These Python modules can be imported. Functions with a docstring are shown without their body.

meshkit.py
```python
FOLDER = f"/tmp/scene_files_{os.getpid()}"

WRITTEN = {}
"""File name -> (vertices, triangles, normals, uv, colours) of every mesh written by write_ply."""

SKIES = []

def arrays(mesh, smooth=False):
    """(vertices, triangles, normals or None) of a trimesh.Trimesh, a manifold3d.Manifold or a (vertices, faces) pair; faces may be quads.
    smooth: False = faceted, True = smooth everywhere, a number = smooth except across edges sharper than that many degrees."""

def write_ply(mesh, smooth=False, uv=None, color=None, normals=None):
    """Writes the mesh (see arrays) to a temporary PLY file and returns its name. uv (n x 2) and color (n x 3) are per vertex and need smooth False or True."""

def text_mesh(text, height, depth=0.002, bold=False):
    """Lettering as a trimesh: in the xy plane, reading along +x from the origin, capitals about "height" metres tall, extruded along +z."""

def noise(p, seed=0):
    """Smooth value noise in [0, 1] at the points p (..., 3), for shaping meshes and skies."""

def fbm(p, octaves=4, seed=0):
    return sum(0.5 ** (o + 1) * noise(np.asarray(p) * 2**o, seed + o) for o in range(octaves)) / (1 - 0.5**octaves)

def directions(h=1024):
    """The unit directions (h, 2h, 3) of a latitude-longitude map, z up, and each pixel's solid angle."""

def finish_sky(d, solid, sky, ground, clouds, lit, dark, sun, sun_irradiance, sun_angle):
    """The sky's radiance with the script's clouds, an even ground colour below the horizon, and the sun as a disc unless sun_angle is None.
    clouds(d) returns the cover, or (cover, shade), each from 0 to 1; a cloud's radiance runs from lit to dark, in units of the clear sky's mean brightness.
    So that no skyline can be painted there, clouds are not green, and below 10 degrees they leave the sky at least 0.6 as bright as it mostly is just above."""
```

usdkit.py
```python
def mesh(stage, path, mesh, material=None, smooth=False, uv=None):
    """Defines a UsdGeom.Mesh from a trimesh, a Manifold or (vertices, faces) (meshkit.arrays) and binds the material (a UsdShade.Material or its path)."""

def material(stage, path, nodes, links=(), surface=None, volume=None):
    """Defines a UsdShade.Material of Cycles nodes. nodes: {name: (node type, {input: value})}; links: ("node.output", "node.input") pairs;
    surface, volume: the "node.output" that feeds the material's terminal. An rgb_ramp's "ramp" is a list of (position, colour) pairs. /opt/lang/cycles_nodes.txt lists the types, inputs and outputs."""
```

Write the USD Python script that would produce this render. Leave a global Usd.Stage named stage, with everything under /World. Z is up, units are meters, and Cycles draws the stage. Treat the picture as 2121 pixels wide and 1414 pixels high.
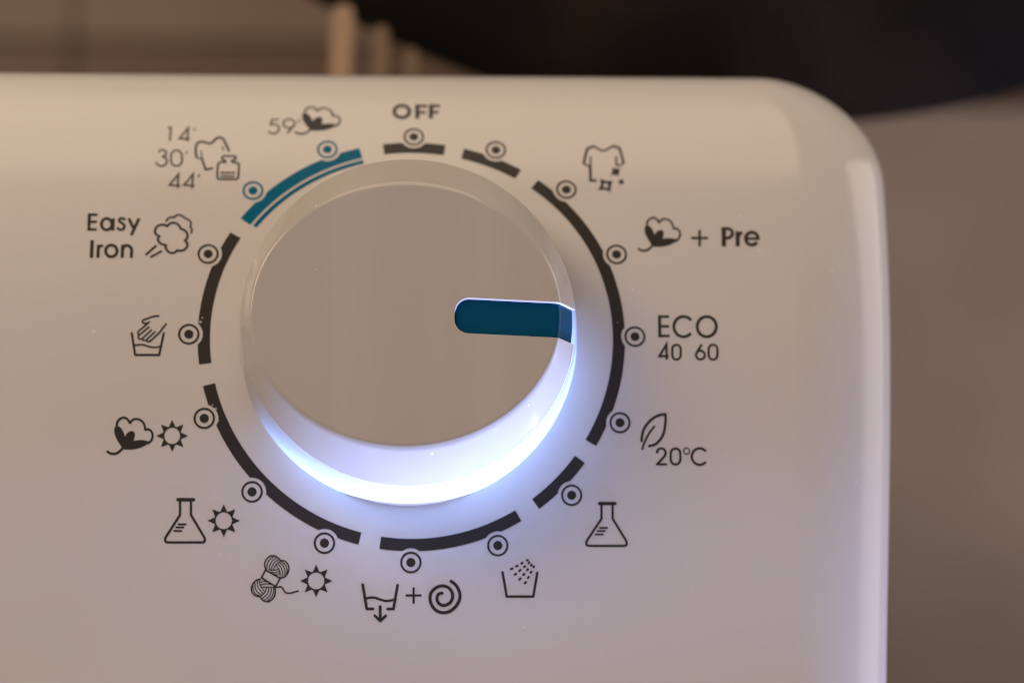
import math
import numpy as np
import trimesh
import manifold3d as m3
import shapely
from shapely import affinity
from shapely.geometry import Polygon, LineString, Point
from shapely.ops import unary_union
from pxr import Usd, UsdGeom, UsdLux, UsdShade, Gf, Sdf
import usdkit
import meshkit

stage = Usd.Stage.CreateInMemory()
UsdGeom.SetStageUpAxis(stage, 'Z')
UsdGeom.SetStageMetersPerUnit(stage, 1.0)
UsdGeom.Xform.Define(stage, '/World')
stage.SetDefaultPrim(stage.GetPrimAtPath('/World'))
UsdGeom.Scope.Define(stage, '/World/Looks')

# ------------------------------------------------------------------ camera
# the knob's axis meets the panel 0.80 m above the floor: "local" below is measured from there
KNOB_Z = 0.80
ORIGIN = np.array([0.0, 0.0, KNOB_Z])
RM = np.array([[0.998768, 0.049443, -0.004146], [-0.049097, 0.972806, -0.226357], [-0.007158, 0.226282, 0.974036]])  # right, forward, up
CAM = np.array([-0.002644, -0.316078, -0.074164])
FPX = 5000.0
cam = UsdGeom.Camera.Define(stage, '/World/camera')
_m = np.eye(4)
_m[0, :3], _m[1, :3], _m[2, :3], _m[3, :3] = RM[:, 0], RM[:, 2], -RM[:, 1], CAM + ORIGIN
cam.AddTransformOp().Set(Gf.Matrix4d(*_m.ravel().tolist()))
cam.CreateFocalLengthAttr(85.0)
cam.CreateHorizontalApertureAttr(2121 / FPX * 85.0)
cam.CreateVerticalApertureAttr(1414 / FPX * 85.0)
cam.CreateClippingRangeAttr(Gf.Vec2f(0.02, 50))
cam.CreateFStopAttr(10.5)
cam.CreateFocusDistanceAttr(0.313)
cam.CreateExposureAttr(0.0)

# ------------------------------------------------------------------ lights
def rect_light(name, pos, target, w, h, colour, intensity):
    l = UsdLux.RectLight.Define(stage, '/World/' + name)
    p, t = np.array(pos, float) + ORIGIN, np.array(target, float) + ORIGIN
    z = p - t
    z /= np.linalg.norm(z)
    x = np.cross([0, 0, 1.0] if abs(z[2]) < 0.6 else [0, 1.0, 0], z)     # the long side of a lamp lies level, along the panel
    x /= np.linalg.norm(x)
    y = np.cross(z, x)
    m = np.eye(4)
    m[0, :3], m[1, :3], m[2, :3], m[3, :3] = x, y, z, p
    l.AddTransformOp().Set(Gf.Matrix4d(*m.ravel().tolist()))
    l.CreateWidthAttr(w)
    l.CreateHeightAttr(h)
    l.CreateColorAttr(Gf.Vec3f(*colour))
    l.CreateIntensityAttr(intensity)
    return l


dome = UsdLux.DomeLight.Define(stage, '/World/room_light')
dome.CreateColorAttr(Gf.Vec3f(1.0, 0.80, 0.63))
dome.CreateIntensityAttr(0.046)
rect_light('room_lamp', (-0.42, -0.36, 0.30), (0, 0, 0.0), 0.30, 0.30, (1.0, 0.775, 0.575), 6.7)
rect_light('ceiling_light', (-0.02, -0.46, 0.86), (0.0, 0, 0.03), 0.72, 0.42, (1.0, 0.79, 0.60), 2.0)
rect_light('wall_fill', (0.95, 0.04, 0.25), (0.15, 0.36, 0.0), 0.60, 0.90, (1.0, 0.87, 0.77), 2.4)  # added fill from the right that brightens the wall
rect_light('low_fill', (0.05, -0.22, -0.42), (0.0, 0.0, -0.02), 0.40, 0.20, (0.84, 0.74, 1.0), 1.4)  # unseen fill, added to tint and lift the lower panel
# added strips of light, no real lamps: soft upright reflections in the knob's face and at the right of the panel
for x, z, w, h, k in ((-0.036, 0.30, 0.014, 0.20, 1.0), (-0.004, 0.30, 0.009, 0.20, 0.6), (0.050, 0.30, 0.016, 0.20, 0.9), (0.235, 0.25, 0.022, 0.60, 1.0), (0.300, 0.25, 0.040, 0.70, 0.6)):
    rect_light('reflection_strip' if x == -0.036 else 'reflection_strip_%d' % (1000 + round(x * 1000)), (x, -1.2, z), (x * 0.1, 0, 0.0), w, h, (1.0, 0.80, 0.68), k)
rect_light('cool_lamp', (0.040, 0.0115, -0.115), (0.0, -0.004, -0.01), 0.05, 0.008, (0.38, 0.50, 1.0), 560.0)
rect_light('cool_side_fill', (0.135, 0.006, -0.105), (0.066, 0.0, -0.01), 0.05, 0.02, (0.36, 0.42, 1.0), 20.0)  # second cool light, added for the tint of the right bevel

# ------------------------------------------------------------------ helpers
MAT = {}


def material(name, nodes, links=(), surface='p.BSDF'):
    MAT[name] = usdkit.material(stage, '/World/Looks/' + name, nodes, links, surface=surface)
    return MAT[name]


def free(path):
    if not stage.GetPrimAtPath(path):
        return path
    k = 1
    while stage.GetPrimAtPath(f'{path}_{k:03d}'):
        k += 1
    return f'{path}_{k:03d}'


def tag(prim, label=None, category=None, group=None, kind=None):
    for k, v in (('label', label), ('category', category), ('group', group), ('kind', kind)):
        if v:
            prim.SetCustomDataByKey(k, v)
    return prim


def thing(name, loc, label=None, category=None, group=None, kind=None):
    x = UsdGeom.Xform.Define(stage, free('/World/' + name))
    x.AddTranslateOp().Set(Gf.Vec3d(*map(float, loc)))
    return tag(x.GetPrim(), label, category, group, kind)


def obj(name, mesh, mat, parent=None, label=None, smooth=30, kind=None):
    path = free((str(parent.GetPath()) if parent else '/World') + '/' + name)
    p = usdkit.mesh(stage, path, mesh, MAT[mat], smooth=smooth).GetPrim()
    return tag(p, label, kind=kind)


def ray(px, py):
    d = RM @ np.array([(px - 1060.5) / FPX, 1.0, (707 - py) / FPX])
    return d / np.linalg.norm(d)


def on_plane(px, py, y):
    """The point of the vertical plane at depth y (local) that is seen at a pixel of the photograph."""
    d = ray(px, py)
    return CAM + d * (y - CAM[1]) / d[1]


PA, PB, ZLO = 4.286, 49.77, -0.048


def panel_y(z):
    z = np.asarray(z, float)
    c = np.maximum(z, ZLO)
    s = 2 * PA * ZLO + 3 * PB * ZLO**2
    return PA * c * c + PB * c**3 + np.where(z < ZLO, (z - ZLO) * s, 0)


def panel_slope(z):
    c = np.maximum(np.asarray(z, float), ZLO)
    return 2 * PA * c + 3 * PB * c * c


def on_panel(pts):
    """Panel coordinates (x, z) of marks measured in the photograph."""
    out = []
    for px, py in pts:
        d, t = ray(px, py), 0.3
        for _ in range(25):
            p = CAM + t * d
            t -= (p[1] - float(panel_y(p[2]))) / (d[1] - float(panel_slope(p[2])) * d[2])
        p = CAM + t * d
        out.append((p[0], p[2]))
    return np.array(out)


# ------------------------------------------------------------------ materials
def plastic(name, colour, rough, specks=True, bump=0.0, sheen_streaks=False):
    nodes = {
        'g': ('geometry', {}),
        'v': ('voronoi_texture', {'scale': 400.0, 'randomness': 1.0}),
        'sz': ('math', {'math_type': 'multiply', 'value2': 0.10}),
        'lt': ('math', {'math_type': 'less_than'}),
        'n': ('noise_texture', {'scale': 26.0, 'detail': 3.0}),
        'nr': ('rgb_ramp', {'ramp': [(0.35, tuple(c * 0.97 for c in colour)), (0.65, colour)]}),
        'mx': ('mix', {'color2': (0.95, 0.93, 0.88)}),
        'sm': ('noise_texture', {'scale': 14.0, 'detail': 4.0, 'roughness': 0.6}),
        'rr': ('map_range', {'from_min': 0.3, 'from_max': 0.7, 'to_min': rough * 0.65, 'to_max': rough * 1.6}),
        'p': ('principled_bsdf', {'ior': 1.5, 'specular_ior_level': 0.12 if name.startswith('teal') else 0.25 if name.endswith('ink') or name.startswith('teal') else 0.5}),
    }
    links = [('g.position', 'v.vector'), ('g.position', 'n.vector'), ('g.position', 'sm.vector'), ('v.color', 'sx.color'), ('n.fac', 'nr.fac'),
             ('nr.color', 'mx.color1'), ('sm.fac', 'rr.value'), ('rr.result', 'p.roughness')]
    # rare, tiny dust specks: only cells whose random value is high carry one
    nodes['sx'] = ('separate_color', {})
    nodes['pw'] = ('math', {'math_type': 'power', 'value2': 6.0})
    links += [('sx.r', 'pw.value1'), ('pw.value', 'sz.value1'), ('v.distance', 'lt.value1'), ('sz.value', 'lt.value2')]
    if specks:
        nodes['am'] = ('math', {'math_type': 'multiply', 'value2': 0.6})
        links += [('lt.value', 'am.value1'), ('am.value', 'mx.fac')]
    else:
        nodes['mx'][1]['fac'] = 0.0
    if sheen_streaks:  # upright reflection streaks put into the base colour
        nodes['fm'] = ('mapping', {'scale': (150.0, 150.0, 3.0)})
        nodes['fn'] = ('noise_texture', {'scale': 1.0, 'detail': 2.0})
        nodes['fr'] = ('rgb_ramp', {'ramp': [(0.36, tuple(c * 0.975 for c in colour)), (0.5, (colour[0], colour[1] * 0.985, colour[2] * 0.975)), (0.64, tuple(c * 1.02 for c in colour))]})
        links = [x for x in links if x[1] != 'mx.color1'] + [('g.position', 'fm.vector'), ('fm.vector', 'fn.vector'), ('fn.fac', 'fr.fac'), ('fr.color', 'mx.color1')]
    links.append(('mx.color', 'p.base_color'))
    if bump:
        nodes['bn'] = ('noise_texture', {'scale': 900.0, 'detail': 2.0})
        nodes['b'] = ('bump', {'strength': bump, 'distance': 0.0002})
        links += [('g.position', 'bn.vector'), ('bn.fac', 'b.height'), ('b.normal', 'p.normal')]
    material(name, nodes, links)


plastic('white_plastic', (0.74, 0.71, 0.685), 0.17, True, 0.03)
plastic('knob_plastic', (0.56, 0.525, 0.495), 0.13, True, 0.03, True)
plastic('teal_plastic', (0.0, 0.080, 0.19), 0.20, True)
plastic('teal_ink', (0.0, 0.145, 0.27), 0.30, False)
plastic('grey_ink', (0.095, 0.082, 0.072), 0.32, False)
plastic('dark_ink', (0.042, 0.036, 0.032), 0.32, False)
plastic('black_gap', (0.012, 0.012, 0.012), 0.5, False)
# light on the skirt put into emission, brightest where it leaves the panel and along the middle of its crescent
material('skirt_glow', {
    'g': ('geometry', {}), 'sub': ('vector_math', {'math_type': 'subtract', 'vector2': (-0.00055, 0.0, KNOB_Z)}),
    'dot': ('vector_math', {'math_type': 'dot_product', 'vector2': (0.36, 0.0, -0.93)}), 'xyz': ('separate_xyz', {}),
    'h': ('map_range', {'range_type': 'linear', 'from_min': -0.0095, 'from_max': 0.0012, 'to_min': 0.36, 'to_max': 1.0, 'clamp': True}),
    'ed': ('map_range', {'range_type': 'smoothstep', 'from_min': -0.00855, 'from_max': -0.0089, 'to_min': 0.0, 'to_max': 0.5, 'clamp': True}), 'ea': ('math', {'math_type': 'add'}),  # painted highlight along the crease
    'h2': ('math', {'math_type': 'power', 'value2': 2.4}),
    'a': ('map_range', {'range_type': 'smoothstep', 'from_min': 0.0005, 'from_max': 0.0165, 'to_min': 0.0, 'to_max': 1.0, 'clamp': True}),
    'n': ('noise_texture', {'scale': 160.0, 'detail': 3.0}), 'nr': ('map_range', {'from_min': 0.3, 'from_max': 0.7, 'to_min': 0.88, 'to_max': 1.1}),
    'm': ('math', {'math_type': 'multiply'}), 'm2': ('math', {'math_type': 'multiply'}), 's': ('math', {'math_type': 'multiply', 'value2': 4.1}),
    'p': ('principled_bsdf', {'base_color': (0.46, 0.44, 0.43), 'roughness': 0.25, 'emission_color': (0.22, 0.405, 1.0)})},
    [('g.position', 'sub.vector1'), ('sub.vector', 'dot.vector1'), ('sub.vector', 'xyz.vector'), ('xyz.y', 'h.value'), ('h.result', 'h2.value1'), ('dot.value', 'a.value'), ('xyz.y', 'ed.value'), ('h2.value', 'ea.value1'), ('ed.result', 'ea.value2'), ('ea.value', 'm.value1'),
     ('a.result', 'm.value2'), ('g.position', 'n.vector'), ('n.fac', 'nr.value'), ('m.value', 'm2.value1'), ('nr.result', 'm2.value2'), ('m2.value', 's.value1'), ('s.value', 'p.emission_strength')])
material('slot_wall_glow', {'p': ('principled_bsdf', {'base_color': (0.6, 0.6, 0.62), 'roughness': 0.3, 'emission_color': (0.50, 0.57, 1.0), 'emission_strength': 0.8})})  # lit slot wall, its light put into emission
material('white_metal', {'p': ('principled_bsdf', {'base_color': (0.6, 0.58, 0.55), 'roughness': 0.35})})
material('lint', {'p': ('principled_bsdf', {'base_color': (0.16, 0.15, 0.15), 'roughness': 0.8})})
material('tile_glaze', {
    'g': ('geometry', {}), 'n': ('noise_texture', {'scale': 9.0, 'detail': 3.0}),
    'r': ('rgb_ramp', {'ramp': [(0.3, (0.17, 0.118, 0.084)), (0.7, (0.24, 0.170, 0.124))]}),
    'p': ('principled_bsdf', {'roughness': 0.45})},
    [('g.position', 'n.vector'), ('n.fac', 'r.fac'), ('r.color', 'p.base_color')])
material('tile_glaze_lit', {  # lower rows painted paler to make up for light missing on the right
    'g': ('geometry', {}), 'n': ('noise_texture', {'scale': 7.0, 'detail': 2.0}),
    'r': ('rgb_ramp', {'ramp': [(0.35, (0.27, 0.215, 0.18)), (0.65, (0.45, 0.37, 0.315))]}),
    'p': ('principled_bsdf', {'roughness': 0.45})},
    [('g.position', 'n.vector'), ('n.fac', 'r.fac'), ('r.color', 'p.base_color')])
material('tile_glaze_dark', {
    'g': ('geometry', {}), 'n': ('noise_texture', {'scale': 9.0, 'detail': 3.0}),
    'r': ('rgb_ramp', {'ramp': [(0.3, (0.105, 0.062, 0.041)), (0.7, (0.14, 0.083, 0.056))]}),
    'p': ('principled_bsdf', {'roughness': 0.45})},
    [('g.position', 'n.vector'), ('n.fac', 'r.fac'), ('r.color', 'p.base_color')])
material('grout', {'p': ('principled_bsdf', {'base_color': (0.13, 0.085, 0.06), 'roughness': 0.9})})
material('black_fabric', {
    'g': ('geometry', {}), 'n': ('noise_texture', {'scale': 22.0, 'detail': 3.0}),
    'r': ('rgb_ramp', {'ramp': [(0.38, (0.004, 0.003, 0.0022)), (0.70, (0.030, 0.018, 0.012))]}),
    'w': ('wave_texture', {'scale': 400.0, 'distortion': 1.0}), 'b': ('bump', {'strength': 0.3, 'distance': 0.001}),
    'p': ('principled_bsdf', {'roughness': 0.85, 'specular_ior_level': 0.25})},
    [('g.position', 'n.vector'), ('n.fac', 'r.fac'), ('r.color', 'p.base_color'), ('g.position', 'w.vector'), ('w.fac', 'b.height'), ('b.normal', 'p.normal')])
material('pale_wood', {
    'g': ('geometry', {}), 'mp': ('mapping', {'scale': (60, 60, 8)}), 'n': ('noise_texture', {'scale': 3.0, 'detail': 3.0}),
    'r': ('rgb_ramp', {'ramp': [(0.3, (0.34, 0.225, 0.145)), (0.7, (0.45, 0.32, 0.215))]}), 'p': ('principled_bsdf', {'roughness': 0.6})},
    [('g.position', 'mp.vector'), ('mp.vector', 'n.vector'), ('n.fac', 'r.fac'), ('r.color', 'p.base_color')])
material('shaded_wood', {  # same peg wood with the shade put into its colour
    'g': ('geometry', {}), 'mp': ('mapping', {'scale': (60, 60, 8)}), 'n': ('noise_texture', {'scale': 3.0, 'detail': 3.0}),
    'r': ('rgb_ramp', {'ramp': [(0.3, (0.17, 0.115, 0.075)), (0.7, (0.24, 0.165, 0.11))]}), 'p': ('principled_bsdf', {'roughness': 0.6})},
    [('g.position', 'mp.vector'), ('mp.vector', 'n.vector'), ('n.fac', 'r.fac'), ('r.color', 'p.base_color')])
material('spring_steel', {'p': ('principled_bsdf', {'base_color': (0.35, 0.33, 0.31), 'metallic': 1.0, 'roughness': 0.35})})

# ------------------------------------------------------------------ the setting: tiled wall
WALL_Y = 0.36
wall = obj('wall', trimesh.creation.box(bounds=[[-1.0, WALL_Y + 0.008, 0.0], [1.2, WALL_Y + 0.06, 1.9]]), 'grout', kind='structure')
corner = on_plane(152, 84, WALL_Y) + ORIGIN                     # where four tiles meet
T, G, STRIP = 0.30, 0.0014, 0.018
rows = [(corner[2] + T, T, 'tile', 'tile_glaze'), (corner[2], T, 'tile', 'tile_glaze'), (corner[2] - STRIP, STRIP, 'border_tile', 'tile_glaze_dark')]
rows += [(corner[2] - STRIP - T * k, T, 'tile', 'tile_glaze_lit') for k in (1, 2)]
for i in range(-2, 4):
    for z0, hgt, name, glaze in rows:
        x0 = corner[0] + i * T
        if x0 + T < -0.6 or x0 > 1.0:
            continue
        b = trimesh.creation.box(bounds=[[x0 + G / 2, WALL_Y, z0 + G / 2], [x0 + T - G / 2, WALL_Y + 0.0085, z0 + hgt - G / 2]])
        obj(name, b, glaze, wall, smooth=False)

# ------------------------------------------------------------------ the washing machine
machine = thing('washing_machine', (0, 0, 0), 'white washing machine with a curved control panel and printed programme dial', 'washing machine')
X1, Z1, PW, PH = 0.0665, 0.0431, 0.595, 0.120
X0, Z0 = X1 - PW, Z1 - PH
CX, CZ = (X0 + X1) / 2, (Z0 + Z1) / 2


def corner_outline(x0, x1, z0, z1, rx, rz, n=90, e=2.0):
    pts = []
    t = np.linspace(0, np.pi / 2, n)
    cx, cz = np.cos(t) ** (2 / e), np.sin(t) ** (2 / e)
    def seg(a, b, k):
        return [tuple(np.array(a) + (np.array(b) - np.array(a)) * s) for s in np.linspace(0, 1, k, endpoint=False)[1:]]
    q1 = [(x1 - rx + rx * a, z1 - rz + rz * b) for a, b in zip(cx, cz)]
    q2 = [(x0 + rx - rx * a, z1 - rz + rz * b) for a, b in zip(cx[::-1], cz[::-1])]
    q3 = [(x0 + rx - rx * a, z0 + rz - rz * b) for a, b in zip(cx, cz)]
    q4 = [(x1 - rx + rx * a, z0 + rz - rz * b) for a, b in zip(cx[::-1], cz[::-1])]
    pts = q1 + seg(q1[-1], q2[0], 260) + q2 + seg(q2[-1], q3[0], 60) + q3 + seg(q3[-1], q4[0], 260) + q4 + seg(q4[-1], q1[0], 60)
    return np.array(pts)


def panel_shell():
    rings = []
    A, B, D = 0.0145, 0.0050, 0.0085                            # how far the rolled edge reaches in from the right and the top, and how deep it goes
    RX, RZ = 0.0172, 0.0180
    def outline(ins):                                           # ins 1 = edge of the flat, 0 = outermost outline
        return corner_outline(X0 + A * ins, X1 - A * ins, Z0 + B * ins, Z1 - B * ins, RX - (RX - 0.004) * ins, RZ - (RZ - 0.0140) * ins)
    flat = outline(1.0)
    mid = np.stack([np.clip(flat[:, 0], X0 + 0.06, X1 - 0.0600), np.full(len(flat), CZ)], 1)
    for t in np.linspace(0, 1, 70, endpoint=False):             # from the middle line out to the rolled edge
        p = mid + (flat - mid) * t
        rings.append((p, np.zeros(len(p))))
    for s in np.sin(np.linspace(0, np.pi / 2, 30)):
        d = D * (0.70 * (1 - math.sqrt(max(0, 1 - s * s))) + 0.26 * s * s + 0.04 * s)
        rings.append((outline(1 - s), np.full(len(flat), d)))
    for back in (0.004, 0.009, 0.016, 0.026):
        rings.append((outline(0), np.full(len(flat), D + back)))
    V, F, n = [], [], len(flat)
    for k, (p, d) in enumerate(rings):
        y = panel_y(p[:, 1]) + d
        if k >= len(rings) - 2:
            y = np.maximum(y, 0.020 + 0.010 * (k - len(rings) + 2))
        x = p[:, 0] + (0.036 * np.minimum(p[:, 1], 0) + 0.032 * np.maximum(p[:, 1], 0)) * np.clip((p[:, 0] - X0) / PW, 0, 1)**8   # the right edge leans in towards the bottom
        z = p[:, 1] + 0.0042 * (p[:, 0] + 0.058) * np.clip(p[:, 1] / Z1, 0, 1)**6 * np.clip((p[:, 0] + 0.2) / 0.1, 0, 1)
        y = panel_y(z) + (y - panel_y(p[:, 1]))
        V.append(np.stack([x, y, z], 1))
    for k in range(len(rings) - 1):
        a = np.arange(n) + k * n
        b = np.roll(np.arange(n), -1) + k * n
        F.append(np.stack([a, a + n, b + n], 1))
        F.append(np.stack([a, b + n, b], 1))
    V, F = np.vstack(V), np.vstack(F)
    m = trimesh.Trimesh(V, F, process=False)
    if m.face_normals[len(F) // 3][1] > 0:
        m.invert()
    return m


PANEL_T = np.array([0, 0, KNOB_Z])
pm = panel_shell()
pm.apply_translation(PANEL_T)
panel = obj('control_panel', pm, 'white_plastic', machine, 'glossy white plastic panel with rounded corner and rolled edges', smooth=True)
obj('cabinet', trimesh.creation.box(bounds=[[X0 + 0.004, 0.034, 0.0], [X1 - 0.006, 0.33, KNOB_Z + 0.0405]]), 'white_metal', machine, smooth=False)
lid = m3.Manifold.batch_hull([m3.Manifold.sphere(0.004, 24).translate([x, y, z]) for x in (X0 + 0.006, X1 - 0.008) for y in (0.089, 0.326) for z in (0.045, 0.062)])
lm = lid.to_mesh()
lm = trimesh.Trimesh(lm.vert_properties[:, :3] + PANEL_T, lm.tri_verts)
obj('worktop', lm, 'white_metal', machine)

# ------------------------------------------------------------------ the print on the panel
ZOOM = {'1': (480, 180, 2.9458), '3': (140, 200, 2.9458), '4': (140, 600, 2.9458), '5': (300, 960, 4.4188), '6': (700, 980, 3.3141), '7': (1160, 280, 4.4188),
        'S': (290, 430, 11.783), 'H': (255, 640, 12.855), 'Y': (510, 1140, 11.783), 'W': (310, 240, 8.84), 'D': (740, 1190, 9.2217), 'R': (1025, 1145, 14.14),
        'C': (540, 200, 11.783), 'T': (1195, 290, 12.855), 'E': (170, 430, 12.292), 'O': (1310, 640, 10.605), 'L': (1310, 840, 10.1)}
MM_PX = 1 / 15450.0                                             # metres of panel per pixel of the photograph


def spline(p, closed=False, n=8):
    p = np.array(p, float)
    q = np.vstack([p[-1], p, p[0], p[1]]) if closed else np.vstack([2 * p[0] - p[1], p, 2 * p[-1] - p[-2]])
    out = []
    for i in range(1, len(q) - 2):
        for t in np.arange(n) / n:
            a, b, c, d = q[i - 1], q[i], q[i + 1], q[i + 2]
            out.append(0.5 * (2 * b + (c - a) * t + (2 * a - 5 * b + 4 * c - d) * t * t + (3 * b - a - 3 * c + d) * t**3))
    if not closed:
        out.append(p[-1])
    return np.array(out)


class Print:
    """Ink drawn from strokes: points in the coordinates of an enlargement of the photograph, laid out on the panel in metres."""
    def __init__(self, zoom, warp=None):
        self.x, self.y, self.k = ZOOM[zoom]
        self.warp, self.parts = warp, []

    def to(self, pts):
        pts = np.array(pts, float)
        if self.warp is not None:
            pts = self.warp(pts)
        return on_panel(np.stack([self.x + pts[:, 0] / self.k, self.y + pts[:, 1] / self.k], 1))

    def w(self, w):
        bold = 1.14 if self.x == 170 else 1.06
        return bold * w / self.k * MM_PX * (self.warp.scale if self.warp is not None else 1)

    def line(self, w, pts, cap='round', closed=False):
        q = self.to(pts)
        if closed:
            self.parts.append(LineString(np.vstack([q, q[:1]])).buffer(self.w(w) / 2, cap_style=2, join_style=1))
        else:
            self.parts.append(LineString(q).buffer(self.w(w) / 2, cap_style={'round': 1, 'flat': 2, 'square': 3}[cap], join_style=1 if cap == 'round' else 2))
        return self

    def curve(self, w, pts, closed=False, cap='round'):
        return self.line(w, spline(pts, closed), cap, closed)

    def arc(self, w, cx, cy, rx, ry, a0=0, a1=360, cap='flat'):
        t = np.radians(np.linspace(a0, a1, 49))
        p = np.stack([cx + rx * np.cos(t), cy + ry * np.sin(t)], 1)
        return self.line(w, p[:-1], closed=True) if a1 - a0 >= 360 else self.line(w, p, cap)

    def stadium(self, w, x0, x1, y0, y1):
        r = (x1 - x0) / 2
        t = np.radians(np.linspace(0, 180, 17))
        ky = 1.05
        p = [((x0 + x1) / 2 - r * math.cos(a), y0 + r * ky - r * ky * math.sin(a)) for a in t] + [((x0 + x1) / 2 + r * math.cos(a), y1 - r * ky + r * ky * math.sin(a)) for a in t]
        return self.line(w, p, closed=True)

    def fill(self, pts, hole=None):
        g = Polygon(self.to(pts), [self.to(hole)] if hole else None)
        self.parts.append(g.buffer(0))
        return self

    def put(self, name, label=None, ink='dark_ink'):
        return decal(name, unary_union(self.parts), ink, label)


def lift(xz, off):
    x, z = xz[:, 0], xz[:, 1]
    s = panel_slope(z)
    n = np.stack([np.zeros_like(z), -np.ones_like(z), s], 1) / np.sqrt(1 + s * s)[:, None]
    return np.stack([x, panel_y(z), z], 1) + n * off, n


def decal(name, shape, ink, label=None, off=0.00005):
    V, F, base = [], [], 0
    shape = shape.simplify(0.000004)
    for g in getattr(shape, 'geoms', [shape]):
        if g.is_empty or g.area < 1e-10:
            continue
        v, f = trimesh.creation.triangulate_polygon(g, engine='earcut')
        if g.area > 3e-6:
            v3, f = trimesh.remesh.subdivide_to_size(np.column_stack([v, np.zeros(len(v))]), f, 0.0020, max_iter=12)
            v = v3[:, :2]
        V.append(v)
        F.append(f + base)
        base += len(v)
    v, f = np.vstack(V), np.vstack(F)
    p, n = lift(v, off)
    m = trimesh.Trimesh(p + PANEL_T, f, process=False)
    flip = m.face_normals[:, 1] > 0
    f[flip] = f[flip][:, ::-1]
    m = trimesh.Trimesh(p + PANEL_T, f, process=False)
    return obj(name, m, ink, panel, label, smooth=True)


# the ring of positions and the broken arc
DOTS = [(857, 284), (1027, 311), (1173, 393), (1277, 527), (1315, 697), (1284, 875), (1184, 1025), (1031, 1129), (851, 1164), (672, 1124), (522, 1018), (423, 866),
        (391, 692), (431, 526), (524, 395), (678, 310)]
dots = on_panel(DOTS)
for k, d in enumerate(dots):
    teal = k >= 14
    c = Point(*d)
    s = unary_union([c.buffer(0.00061, 24), c.buffer(0.00142, 32).difference(c.buffer(0.00114, 32))])
    decal('position_mark', s, 'teal_ink' if teal else 'dark_ink', 'teal dot inside a ring' if teal else None)
notches = unary_union([Point(*d).buffer(0.00187, 32) for d in dots])
chips = unary_union([Point(*on_panel([(x, y)])[0]).buffer(r * MM_PX * 0.6, 3) for x, y, r in ((415, 667, 4.5), (419, 658, 3), (412, 674, 3), (447, 846, 3.5), (440, 838, 2.5), (452, 871, 3), (1279, 668, 2))])
R_IN, R_OUT = 0.02705, 0.02868
ENDS = [((795, 312), (921, 310)), ((958, 320), (1076, 357)), ((1109, 380), (1229, 920)), ((1207, 955), (1112, 1047)), ((1077, 1073), (787, 1127)),
        ((745, 1117), (434, 796)), ((424, 753), (489, 488)), ((505, 457), (748, 320))]


def arc_poly(a0, a1, r0, r1):
    t = np.linspace(a0, a1, max(12, int(abs(a1 - a0) * 60)))
    o = np.stack([np.sin(t), np.cos(t)], 1)
    return Polygon(np.vstack([o * r1, o[::-1] * r0]))


for k, (p, q) in enumerate(ENDS):
    (xa, za), (xb, zb) = on_panel([p, q])
    a0, a1 = math.atan2(xa, za), math.atan2(xb, zb)
    if a1 < a0:
        a1 += 2 * math.pi
    teal = k == 7
    body = arc_poly(a0, a1, R_IN, R_OUT).difference(notches).difference(chips)
    if teal:
        body = unary_union([body, arc_poly(a0 + 0.006, a1, 0.02613, 0.02670)])
    decal('programme_arc', body, 'teal_ink' if teal else 'dark_ink', 'teal double arc for the quick programmes' if teal else None)

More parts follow.
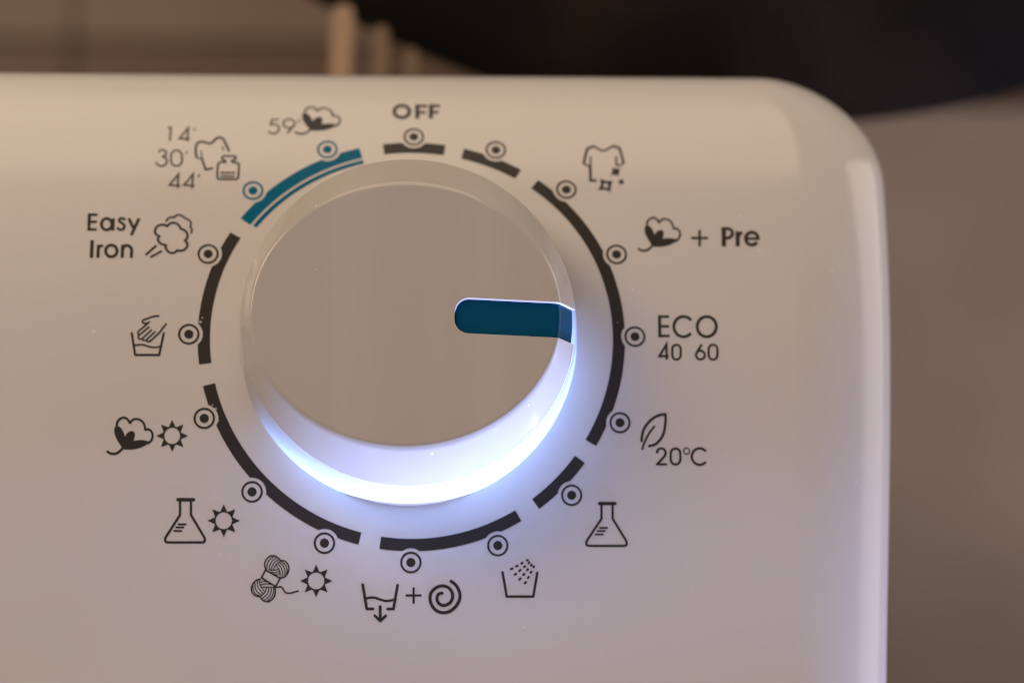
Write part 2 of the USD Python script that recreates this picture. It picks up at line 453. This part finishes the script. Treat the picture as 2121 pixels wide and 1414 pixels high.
# lettering
Print('1').arc(22, 1038, 152, 46, 37).line(24, [(1132, 110), (1132, 196)], 'flat').line(19, [(1121, 119), (1192, 119)], 'flat').line(18, [(1125, 158), (1184, 158)], 'flat') \
    .line(24, [(1217, 109), (1214, 194)], 'flat').line(19, [(1206, 118), (1271, 118)], 'flat').line(18, [(1206, 156), (1262, 156)], 'flat').put('off_text', 'bold letters OFF')
Print('C').line(42, [(440, 570), (278, 568), (238, 700)], 'flat').curve(42, [(240, 702), (310, 680), (395, 700), (450, 775), (425, 855), (350, 905), (265, 905), (185, 850)], cap='flat') \
    .arc(42, 690, 665, 138, 108).line(42, [(822, 700), (648, 905)], 'flat').line(34, [(950, 575), (905, 645)], 'flat').put('duration_text', 'thin numerals 59 and a minute stroke', 'grey_ink')
Print('W').line(34, [(330, 218), (388, 218), (370, 470)], 'flat').line(34, [(735, 432), (545, 422), (705, 225), (690, 470)], 'flat').line(24, [(832, 232), (808, 280)], 'flat') \
    .put('duration_text', 'thin numerals 14 and a minute stroke', 'grey_ink')
Print('W').curve(34, [(165, 675), (195, 635), (255, 630), (300, 665), (290, 725), (225, 755)], cap='flat').curve(34, [(225, 755), (295, 775), (318, 845), (275, 905), (205, 922), (145, 895), (115, 850)], cap='flat') \
    .stadium(34, 390, 592, 635, 922).line(24, [(690, 650), (655, 702)], 'flat').put('duration_text', 'thin numerals 30 and a minute stroke', 'grey_ink')
Print('W').line(34, [(560, 1285), (365, 1270), (527, 1070), (512, 1325)], 'flat').line(34, [(825, 1287), (628, 1270), (795, 1070), (775, 1335)], 'flat').line(24, [(922, 1070), (885, 1130)], 'flat') \
    .put('duration_text', 'thin numerals 44 and a minute stroke', 'grey_ink')
e = Print('E').line(70, [(188, 155), (170, 590)], 'flat').line(62, [(160, 183), (392, 183)], 'flat').line(60, [(160, 365), (380, 365)], 'flat').line(62, [(140, 558), (368, 558)], 'flat')
e.arc(66, 625, 425, 132, 145).line(72, [(797, 275), (782, 585)], 'flat')
e.curve(60, [(1095, 320), (1050, 285), (985, 278), (945, 315), (965, 370), (1035, 410), (1075, 465), (1062, 530), (1000, 568), (940, 555), (900, 508)], cap='flat')
e.line(66, [(1190, 275), (1300, 515)], 'flat').line(66, [(1452, 275), (1252, 705)], 'flat').put('easy_iron_text', 'bold word Easy')
e = Print('E').line(78, [(258, 830), (237, 1280)], 'flat').line(70, [(418, 950), (400, 1280)], 'flat').curve(60, [(415, 1060), (440, 995), (485, 975), (540, 985)], cap='flat')
e.arc(68, 745, 1105, 145, 148).line(72, [(1037, 945), (1020, 1280)], 'flat')
e.curve(68, [(1035, 1060), (1065, 995), (1130, 965), (1210, 990), (1258, 1060), (1258, 1160), (1252, 1280)], cap='flat').put('easy_iron_text', 'bold word Iron')
e = Print('O').line(64, [(592, 140), (600, 620)], 'flat').line(52, [(562, 165), (800, 165)], 'flat').line(52, [(570, 380), (800, 380)], 'flat').line(52, [(570, 590), (815, 590)], 'flat')
e.arc(60, 1120, 385, 212, 222, 40, 322).arc(62, 1630, 385, 210, 220).put('eco_text', 'letters ECO')
e = Print('O').line(46, [(797, 1035), (590, 1035), (745, 775), (750, 1112)], 'flat').stadium(46, 872, 1058, 783, 1108).line(46, [(1522, 772), (1412, 955)], 'flat').arc(46, 1490, 1010, 96, 96)
e.stadium(46, 1672, 1866, 783, 1108).put('temperature_text', 'numerals 40 and 60')
e = Print('L').curve(46, [(510, 995), (530, 920), (600, 890), (668, 920), (692, 985), (670, 1050), (605, 1125), (515, 1222)], cap='flat').line(44, [(490, 1224), (722, 1224)], 'flat')
e.stadium(46, 800, 1000, 892, 1226).arc(24, 1130, 945, 62, 64).arc(46, 1405, 1060, 165, 172, 40, 322).put('temperature_text', 'numerals 20 with degree sign and C')
e = Print('7').line(38, [(1497, 843), (1499, 1018)], 'flat').curve(28, [(1495, 858), (1545, 858), (1573, 880), (1574, 915), (1545, 940), (1495, 942)], cap='flat')
e.line(36, [(1625, 882), (1625, 1018)], 'flat').curve(28, [(1628, 935), (1642, 902), (1668, 893)], cap='flat').arc(30, 1755, 947, 56, 58, 35, 360).line(24, [(1695, 948), (1825, 948)], 'flat')
e.put('pre_wash_text', 'bold word Pre')
Print('7').line(22, [(1200, 942), (1353, 942)], 'flat').line(22, [(1277, 868), (1277, 1018)], 'flat').put('plus_sign')
Print('D').line(40, [(922, 390), (1228, 390)], 'flat').line(40, [(1075, 235), (1077, 548)], 'flat').put('plus_sign')


# pictograms
class Box:
    """Maps one enlargement's box on to another's, for a pictogram that is printed more than once."""
    def __init__(self, src, src_zoom, dst, dst_zoom):
        self.s, self.d, self.a, self.b = src, dst, ZOOM[src_zoom], ZOOM[dst_zoom]
        self.scale = 0.5 * ((dst[2] - dst[0]) / (src[2] - src[0]) + (dst[3] - dst[1]) / (src[3] - src[1]))

    def __call__(self, p):
        u = (p - np.array(self.s[:2])) / (np.array(self.s[2:]) - np.array(self.s[:2]))
        return np.array(self.d[:2]) + u * (np.array(self.d[2:]) - np.array(self.d[:2]))


def cotton(p, label):
    p.curve(17, [(795, 825), (802, 788), (828, 763), (860, 757), (888, 772), (905, 802)]).curve(17, [(905, 802), (930, 775), (965, 768), (1002, 782), (1027, 812), (1036, 856)])
    p.curve(17, [(1036, 857), (1065, 855), (1090, 875), (1098, 910), (1087, 945), (1060, 970)])
    p.fill(spline([(790, 822), (822, 835), (845, 865), (858, 895)], n=4).tolist() + spline([(862, 917), (880, 890), (905, 872), (932, 870), (946, 885), (948, 905), (942, 930), (938, 950)], n=4).tolist()
           + spline([(945, 948), (1000, 943), (1050, 950), (1070, 962), (1040, 985), (1000, 1005), (950, 1018), (900, 1022), (850, 1018), (828, 990), (800, 945), (780, 900), (773, 860), (780, 835)], n=4).tolist())
    p.curve(19, [(718, 1040), (740, 1053), (770, 1058), (800, 1050), (825, 1032), (850, 1005)])
    p.put('cotton_icon', label)


CB = (715, 755, 1100, 1065)
cotton(Print('7'), 'cotton boll pictogram beside the word Pre')
cotton(Print('4', Box(CB, '7', (242, 778, 520, 1005), '4')), 'cotton boll pictogram beside a sun')
cotton(Print('C', Box(CB, '7', (845, 262, 1940, 930), 'C')), 'cotton boll pictogram beside the numerals 59')


def sun(z, cx, cy, r):
    p = Print(z)
    p.arc(r * 0.085, cx, cy, r * 0.545, r * 0.56)
    for k in range(8):
        a = k * math.pi / 4
        u, v = np.array([math.cos(a), math.sin(a)]), np.array([-math.sin(a), math.cos(a)])
        c = np.array([cx, cy])
        p.fill([c + u * r * 0.55 - v * r * 0.205, c + u * r, c + u * r * 0.55 + v * r * 0.205])
    p.put('sun_icon')


sun('4', 638, 890, 97)
sun('5', 722, 520, 149)
sun('5', 1568, 1070, 149)


def flask(p):
    p.line(30, [(304, 328), (444, 328)]).line(20, [(322, 335), (322, 468), (190, 672), (184, 695), (190, 712), (208, 718), (528, 718), (544, 712), (550, 697), (546, 674), (422, 468), (422, 335)])
    p.line(16, [(308, 553), (372, 553)]).line(16, [(288, 581), (353, 581)]).line(16, [(270, 613), (335, 613)]).put('flask_icon')


flask(Print('5'))
flask(Print('6', Box((186, 328, 548, 718), '5', (1705, 206, 1981, 496), '6')))
p = Print('S')
for lobe in ([(660, 460), (600, 425), (530, 420), (440, 450), (380, 520), (365, 600), (400, 665), (480, 703)], [(462, 715), (435, 780), (470, 850), (540, 895), (640, 922)],
             [(630, 925), (625, 980), (670, 1060), (740, 1105), (820, 1110), (870, 1080), (905, 1045)], [(905, 1045), (980, 1055), (1060, 1040), (1130, 985), (1160, 910), (1145, 860), (1095, 805)],
             [(1108, 800), (1155, 730), (1160, 660), (1120, 585), (1060, 540), (1000, 525)], [(1000, 525), (950, 440), (880, 385), (800, 370), (720, 400), (660, 460)]):
    p.curve(54, lobe)
for lobe in ([(640, 335), (680, 275), (750, 240), (830, 245)], [(830, 245), (880, 195), (950, 180), (1030, 210), (1110, 270)], [(1110, 270), (1190, 300), (1240, 370), (1240, 440), (1225, 480)],
             [(1225, 480), (1265, 530), (1250, 620)]):
    p.curve(44, lobe)
p.line(54, [(150, 1145), (385, 940)]).line(50, [(270, 1205), (518, 1068)]).put('steam_icon', 'pair of steam clouds')
p = Print('H').line(54, [(228, 640), (320, 1220), (960, 1220), (1082, 640)]).curve(42, [(285, 970), (440, 945), (560, 955), (700, 1000), (850, 1020), (1000, 990)])
p.curve(44, [(945, 185), (850, 190), (740, 215), (630, 260), (540, 290), (515, 340), (560, 380), (640, 375), (695, 347)])
p.curve(40, [(640, 400), (520, 500), (410, 590), (395, 640), (420, 690)]).line(40, [(430, 690), (688, 482)]).curve(40, [(408, 700), (405, 760), (440, 795), (500, 790)]).line(40, [(510, 785), (752, 562)])
p.curve(40, [(510, 800), (545, 832), (605, 828)]).line(40, [(615, 822), (848, 605)]).curve(42, [(615, 835), (670, 868), (720, 850), (840, 745), (970, 620), (1060, 500), (1145, 398)]).put('hand_wash_icon', 'hand dipping into a tub of water')
p = Print('Y')
for w, c in ((32, [(470, 445), (450, 340), (480, 225), (560, 142), (640, 118), (730, 138), (800, 190), (840, 240)]), (32, [(840, 240), (930, 245), (1010, 320), (1040, 420), (1015, 540), (940, 630), (830, 670)]),
             (32, [(350, 690), (240, 720), (160, 810), (125, 930), (160, 1040), (240, 1100), (330, 1110)]), (32, [(330, 1110), (400, 1200), (500, 1240), (600, 1210), (680, 1120), (710, 1000), (705, 900)]),
             (22, [(500, 445), (515, 325), (570, 220), (665, 145)]), (22, [(558, 455), (580, 340), (640, 240), (740, 170)]), (22, [(610, 455), (645, 350), (715, 260), (800, 210)]), (22, [(672, 450), (695, 385), (750, 310), (835, 250)]),
             (22, [(735, 360), (795, 440), (825, 540), (830, 650)]), (22, [(765, 310), (845, 400), (885, 510), (890, 640)]), (22, [(805, 280), (900, 360), (945, 480), (940, 610)]), (22, [(850, 258), (955, 340), (995, 450), (985, 560)]),
             (24, [(560, 465), (680, 470), (770, 450)]), (22, [(620, 520), (700, 535), (790, 505)]), (22, [(700, 575), (750, 585), (800, 555)]),
             (22, [(325, 700), (330, 800), (380, 900), (440, 985)]), (22, [(268, 715), (280, 850), (330, 950), (415, 1040)]), (22, [(210, 765), (220, 900), (270, 1000), (365, 1070)]), (22, [(160, 840), (172, 950), (225, 1045), (325, 1095)]),
             (22, [(490, 905), (470, 985), (420, 1050), (345, 1110)]), (22, [(552, 900), (535, 1010), (475, 1090), (385, 1165)]), (22, [(615, 900), (602, 1020), (545, 1120), (440, 1205)]), (22, [(668, 900), (665, 1020), (605, 1140), (510, 1225)]),
             (24, [(370, 880), (500, 885), (690, 885)]), (24, [(360, 830), (460, 805), (600, 815), (690, 850)]), (22, [(345, 770), (430, 740), (520, 760)]),
             (36, [(705, 890), (780, 880), (860, 882), (905, 940), (955, 1010), (1040, 1032), (1150, 1012), (1265, 977)])):
    p.curve(w, c)
p.line(36, [(472, 465), (828, 672), (715, 868), (372, 655)], closed=True).put('wool_icon', 'skein of wool with a loose end')
p = Print('D').line(50, [(105, 185), (180, 645), (297, 645)]).line(50, [(770, 195), (690, 648), (580, 648)]).curve(42, [(155, 455), (240, 430), (340, 435), (450, 470), (560, 495), (705, 472)])
p.line(52, [(438, 603), (438, 870)]).line(50, [(335, 775), (438, 878), (542, 778)]).put('drain_icon', 'tub of water with an arrow out of its base')
Print('D').curve(58, [(1620, 345), (1555, 365), (1522, 440), (1545, 525), (1620, 578), (1700, 570), (1780, 520), (1822, 420), (1800, 310), (1730, 235), (1620, 208), (1500, 245), (1410, 340), (1390, 450),
                      (1420, 570), (1500, 670), (1620, 718), (1750, 700), (1870, 610), (1945, 490), (1960, 370), (1920, 250), (1860, 170), (1792, 120)]).put('spin_icon', 'spiral')
p = Print('R').line(70, [(225, 560), (345, 1265), (1125, 1265), (1242, 570)])
for a, b in (((915, 225), (985, 185)), ((970, 305), (1030, 250)), ((1040, 380), (1095, 315)), ((1115, 430), (1160, 365)), ((750, 315), (835, 265)), ((600, 395), (690, 355)), ((445, 475), (540, 435)), ((830, 420), (905, 365)),
             ((690, 535), (775, 470)), ((555, 645), (645, 585)), ((930, 515), (985, 450)), ((810, 655), (880, 585)), ((695, 790), (770, 715)), ((1030, 590), (1090, 520)), ((950, 745), (1010, 670)), ((860, 900), (925, 820))):
    p.line(58, [a, b], 'flat')
p.put('rinse_icon', 'tub under a shower of dashes')
p = Print('L').curve(50, [(192, 735), (198, 640), (232, 500), (315, 370), (430, 262), (560, 195), (688, 177)]).curve(50, [(688, 177), (692, 300), (680, 430), (645, 590), (572, 715), (470, 808), (350, 842)])
p.curve(38, [(207, 903), (240, 790), (300, 660), (370, 540), (455, 435)]).put('leaf_icon', 'outlined leaf')
p = Print('T').curve(52, [(440, 168), (520, 215), (600, 265), (700, 290), (800, 260), (880, 210), (965, 165)]).line(66, [(435, 172), (280, 235), (235, 380), (180, 625)]).line(46, [(180, 640), (330, 705)])
p.line(66, [(970, 168), (1130, 220), (1180, 380), (1240, 605)]).curve(44, [(1230, 630), (1130, 685), (1055, 685)]).line(46, [(1042, 455), (1050, 675)]).line(46, [(366, 465), (356, 700)])
p.line(70, [(352, 690), (360, 1085), (520, 1085)], 'flat').fill([(930, 745), (1030, 770), (1150, 770), (1120, 850), (1110, 960), (1010, 925), (900, 935), (950, 845)])
p.fill([(1200, 1030), (1220, 1090), (1270, 1160), (1200, 1160), (1140, 1205), (1135, 1145), (1090, 1090), (1150, 1080)])
p.fill([(620, 1040), (770, 1095), (950, 1095), (905, 1200), (890, 1385), (760, 1325), (565, 1335), (640, 1200)], [(705, 1160), (830, 1160), (822, 1285), (700, 1265)]).put('shirt_icon', 'shirt with three sparkles')
p = Print('W').curve(40, [(860, 765), (845, 680), (848, 570), (880, 500), (945, 475), (1020, 490), (1090, 510), (1160, 480), (1220, 415), (1290, 400), (1350, 430), (1400, 530), (1455, 648)]).line(26, [(865, 772), (950, 790)])
p.line(22, [(945, 650), (958, 785)]).line(38, [(955, 785), (1025, 990), (1145, 962)]).line(20, [(1330, 570), (1350, 640)]).put('shirt_icon', 'shirt beside a small weight')
Print('W').line(34, [(1390, 850), (1290, 855), (1255, 880), (1240, 1000), (1240, 1130), (1260, 1165), (1590, 1165), (1620, 1130), (1632, 1000), (1635, 890), (1610, 865), (1520, 855), (1500, 830), (1570, 800),
                     (1578, 760), (1550, 740), (1350, 740), (1325, 765), (1328, 800), (1385, 825)], closed=True).line(32, [(1310, 1045), (1550, 1045)]).line(32, [(1305, 1110), (1540, 1110)]).put('weight_icon')

# ------------------------------------------------------------------ the knob
KN = 256


def knob_solid(shrink=0.0):
    """Lofted body: round skirt, a fine step, then a broad chamfer to a face narrowed across the pointer. Axis along -y."""
    s = shrink
    prof = [(-4.0, 22.9, 22.9, -.55, .05), (6.0, 22.2, 22.2, -.55, .05), (8.96, 21.85, 21.95, -.55, .05), (9.04, 21.81, 21.91, -.55, .05),
            (9.10, 21.75, 21.84, -.55, .05)]
    for t in np.linspace(0.06, 0.95, 12):
        h = 9.10 + 3.31 * t + 0.10 * math.sin(math.pi * t)
        prof.append((h, 21.75 + (20.08 - 21.75) * t, 21.84 + (17.62 - 21.84) * t, -.57 - .40 * t, .05 + .05 * t))
    prof += [(12.40, 19.98, 17.45, -.98, .10), (12.47, 19.82, 17.28, -.98, .10), (12.50, 19.55, 17.0, -.98, .10)]
    th = np.linspace(0, 2 * np.pi, KN, endpoint=False)
    V, F = [], []
    for h, rx, rz, cx, cz in prof:
        V.append(np.stack([cx + (rx - s) * np.cos(th), np.full(KN, -(h - s)), cz + (rz - s) * np.sin(th)], 1))
    V = np.vstack(V + [[[-.55, 4.0 + s, .05]], [[-.98, -(12.50 - s), .10]]]) / 1000
    nb, nt = len(V) - 2, len(V) - 1
    for k in range(len(prof) - 1):
        a, b = np.arange(KN) + k * KN, np.roll(np.arange(KN), -1) + k * KN
        F += [np.stack([a, b, b + KN], 1), np.stack([a, b + KN, a + KN], 1)]
    a, b = np.arange(KN), np.roll(np.arange(KN), -1)
    F += [np.stack([b, a, np.full(KN, nb)], 1), np.stack([a + (len(prof) - 1) * KN, b + (len(prof) - 1) * KN, np.full(KN, nt)], 1)]
    t = trimesh.Trimesh(V, np.vstack(F))
    if t.volume < 0:
        t.invert()
    return m3.Manifold(m3.Mesh(t.vertices.astype(np.float32), t.faces.astype(np.uint32)))


def slot_solid(grow, deep, strip=0.0):
    """Prism of the pointer's outline, rounded at its inner end and running out over the rim."""
    o = Polygon([(5.4, -2.38), (40, -2.38), (40, 2.38), (5.4, 2.38)]).buffer(-1.9).buffer(1.9, 24).buffer(grow, 24)
    if strip:
        o = o.difference(affinity.translate(o, 0, -strip))      # only a sliver along the upper wall
    o = affinity.rotate(o, -2.6, origin=(0, 0))
    o = affinity.translate(o, -0.02, 0.22)
    e = trimesh.creation.extrude_polygon(o, 12.0, engine='earcut')
    v = np.array(e.vertices)
    v = np.stack([v[:, 0], -(deep + v[:, 2]), v[:, 1]], 1) / 1000
    e = trimesh.Trimesh(v, e.faces)
    if e.volume < 0:
        e.invert()
    return m3.Manifold(m3.Mesh(e.vertices.astype(np.float32), e.faces.astype(np.uint32)))


def to_tri(m):
    q = m.to_mesh()
    t = trimesh.Trimesh(q.vert_properties[:, :3].astype(float) + PANEL_T, q.tri_verts)
    return t


full = knob_solid()
body = full - slot_solid(0.0, 8.75)
knob = obj('programme_knob', to_tri(body), 'knob_plastic', machine, 'round white programme knob with a slanted grip', smooth=28)
insert = knob_solid(0.0).translate([-0.0001, 0.00045, 0]) ^ slot_solid(-0.13, 8.76)
obj('pointer', to_tri(insert), 'teal_plastic', knob, 'dark teal pointer strip set into the knob', smooth=28)
obj('pointer_bed', to_tri(knob_solid(1.6) ^ slot_solid(-0.01, 8.74)), 'black_gap', knob, 'dark gap round the pointer strip', smooth=28)

obj('slot_wall_glow', to_tri(knob_solid(0.0).translate([0, 0.00004, 0]) ^ slot_solid(-0.004, 8.78, 0.14)), 'slot_wall_glow', knob, 'added glowing line for the bluish light on the upper wall of the pointer slot', smooth=28)  # glowing sliver added in place of light on the wall

# added glowing crescent for the light that falls on the skirt, along the knob's lower side
def skirt_glow():
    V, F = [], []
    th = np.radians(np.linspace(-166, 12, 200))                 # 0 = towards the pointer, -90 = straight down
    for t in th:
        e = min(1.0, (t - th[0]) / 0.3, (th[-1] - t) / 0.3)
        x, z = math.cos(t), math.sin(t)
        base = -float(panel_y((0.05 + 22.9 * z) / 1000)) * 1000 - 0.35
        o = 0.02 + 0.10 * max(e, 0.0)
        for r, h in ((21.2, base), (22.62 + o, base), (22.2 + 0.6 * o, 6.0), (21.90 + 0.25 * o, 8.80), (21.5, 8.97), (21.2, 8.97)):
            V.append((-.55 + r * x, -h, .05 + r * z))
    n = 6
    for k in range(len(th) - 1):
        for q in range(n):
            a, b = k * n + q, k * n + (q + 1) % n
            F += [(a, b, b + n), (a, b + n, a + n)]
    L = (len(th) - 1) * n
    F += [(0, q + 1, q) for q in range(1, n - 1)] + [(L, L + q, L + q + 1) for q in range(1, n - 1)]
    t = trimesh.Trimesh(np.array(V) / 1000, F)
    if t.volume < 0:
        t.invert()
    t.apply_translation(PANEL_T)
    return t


obj('skirt_glow', skirt_glow(), 'skirt_glow', knob, 'added glowing crescent for the bluish white light on the knob skirt', smooth=40)

# lint on the knob's lower side: two short curled fibres
def fibre(pts, r):
    v, f = [], []
    P = spline(np.array(pts), n=6)
    for i, q in enumerate(P):
        for a in range(5):
            v.append(q + r * np.array([math.cos(a * 1.2566), 0.0, math.sin(a * 1.2566)]) * (0.5 if i in (0, len(P) - 1) else 1))
    for i in range(len(P) - 1):
        for a in range(5):
            b = (a + 1) % 5
            f += [[i * 5 + a, i * 5 + b, i * 5 + 5 + b], [i * 5 + a, i * 5 + 5 + b, i * 5 + 5 + a]]
    return trimesh.Trimesh(np.array(v) + PANEL_T, f, process=False)


def on_skirt(px, py):
    d, t = ray(px, py), 0.29
    c = np.array([-.00055, 0, .00005])
    for t in np.linspace(0.28, 0.34, 3000):
        q = CAM + d * t
        h = -q[1] * 1000
        r = 22.9 - (h + 4) * 0.07 if h < 6 else 22.2 - (h - 6) * 0.1
        if math.hypot(q[0] - c[0], q[2] - c[2]) * 1000 < r + 0.03 and h < 9.2:
            return q
    return q


obj('lint_fibre', fibre([on_skirt(*q) for q in ((760, 1002), (767, 1005), (774, 1007), (781, 1006))], 0.00004), 'lint', knob)
obj('lint_fibre', fibre([on_skirt(*q) for q in ((930, 1002), (932, 1005), (931, 1009))], 0.000035), 'lint', knob)

# ------------------------------------------------------------------ things on the machine's top
TOP = KNOB_Z + 0.066
c = on_plane(1612, 245, 0.10)
BX, BY, BR = float(c[0]), 0.108, 0.152


def bag_mesh():
    s = trimesh.creation.icosphere(6, 1.0)
    v = np.array(s.vertices)
    n = (meshkit.fbm(v * np.array([3.0, 3.0, 4.5]) + 7.0, 4, 3) - 0.5)
    folds = np.sin(v[:, 0] * 9 + 3 * meshkit.noise(v * 2.0, 5)) * 0.006 * np.clip(v[:, 2] + 0.9, 0, 1)
    r = 1 + 0.05 * n * np.clip(v[:, 2] + 1.0, 0.15, 1) + folds
    v = v * r[:, None] * np.array([BR, 0.030, 0.140])
    v[:, 2] += 0.140
    v[:, 2] = np.where(v[:, 2] < 0.0, 0.0, v[:, 2])
    return trimesh.Trimesh(v, s.faces, process=False)


bag = thing('bag', (BX, BY, TOP), 'large black rounded fabric bag standing on top of the washing machine, out of focus', 'bag')
bm = bag_mesh()
obj('body', bm, 'black_fabric', bag, smooth=True)
hb = []
for sgn in (-1, 1):
    tpts = spline([(-0.05, 0.010 * sgn, 0.265), (-0.035, 0.012 * sgn, 0.31), (0.0, 0.012 * sgn, 0.328), (0.035, 0.012 * sgn, 0.31), (0.05, 0.010 * sgn, 0.265)], n=8)
    path = trimesh.creation.sweep_polygon(Point(0, 0).buffer(0.005, 8), tpts)
    obj('handle', path, 'black_fabric', bag, smooth=40)


def clothes_peg(px, py, y, width, label, lean=0.0, wood='pale_wood'):
    top = on_plane(px, py, y) + ORIGIN
    hgt = float(top[2] - TOP)
    t = thing('clothes_peg', (float(top[0]) - math.tan(lean) * hgt, y, TOP), label, 'clothes peg', 'wooden clothes pegs on the machine top')
    for side in (-1, 1):
        prof = Polygon([(-width / 2, 0), (width / 2, 0), (width / 2, hgt - width / 2), (-width / 2, hgt - width / 2)]).union(Point(0, hgt - width / 2).buffer(width / 2, 16))
        e = trimesh.creation.extrude_polygon(prof, 0.0042, engine='earcut')
        v = np.array(e.vertices)
        v = np.stack([v[:, 0] + v[:, 1] * math.tan(lean), side * 0.0024 + (v[:, 2] - 0.0021), v[:, 1]], 1)
        obj('jaw', trimesh.Trimesh(v, e.faces).copy(), wood, t, smooth=40)
    ring = trimesh.creation.torus(width * 0.32, 0.0005)
    ring.apply_transform(trimesh.transformations.rotation_matrix(math.pi / 2, [0, 1, 0]))
    ring.apply_translation([math.tan(lean) * hgt * 0.4, 0, hgt * 0.4])
    obj('spring', ring, 'spring_steel', t, smooth=True)


clothes_peg(712, 28, 0.094, 0.0038, 'pale wooden clothes peg, largest of the three behind the panel rim', 0.03)
clothes_peg(789, 72, 0.095, 0.0029, 'middle wooden clothes peg, half in the shadow of the black bag', 0.02, 'shaded_wood')
clothes_peg(852, 118, 0.096, 0.0022, 'shortest wooden clothes peg, tucked under the black bag', 0.0, 'shaded_wood')
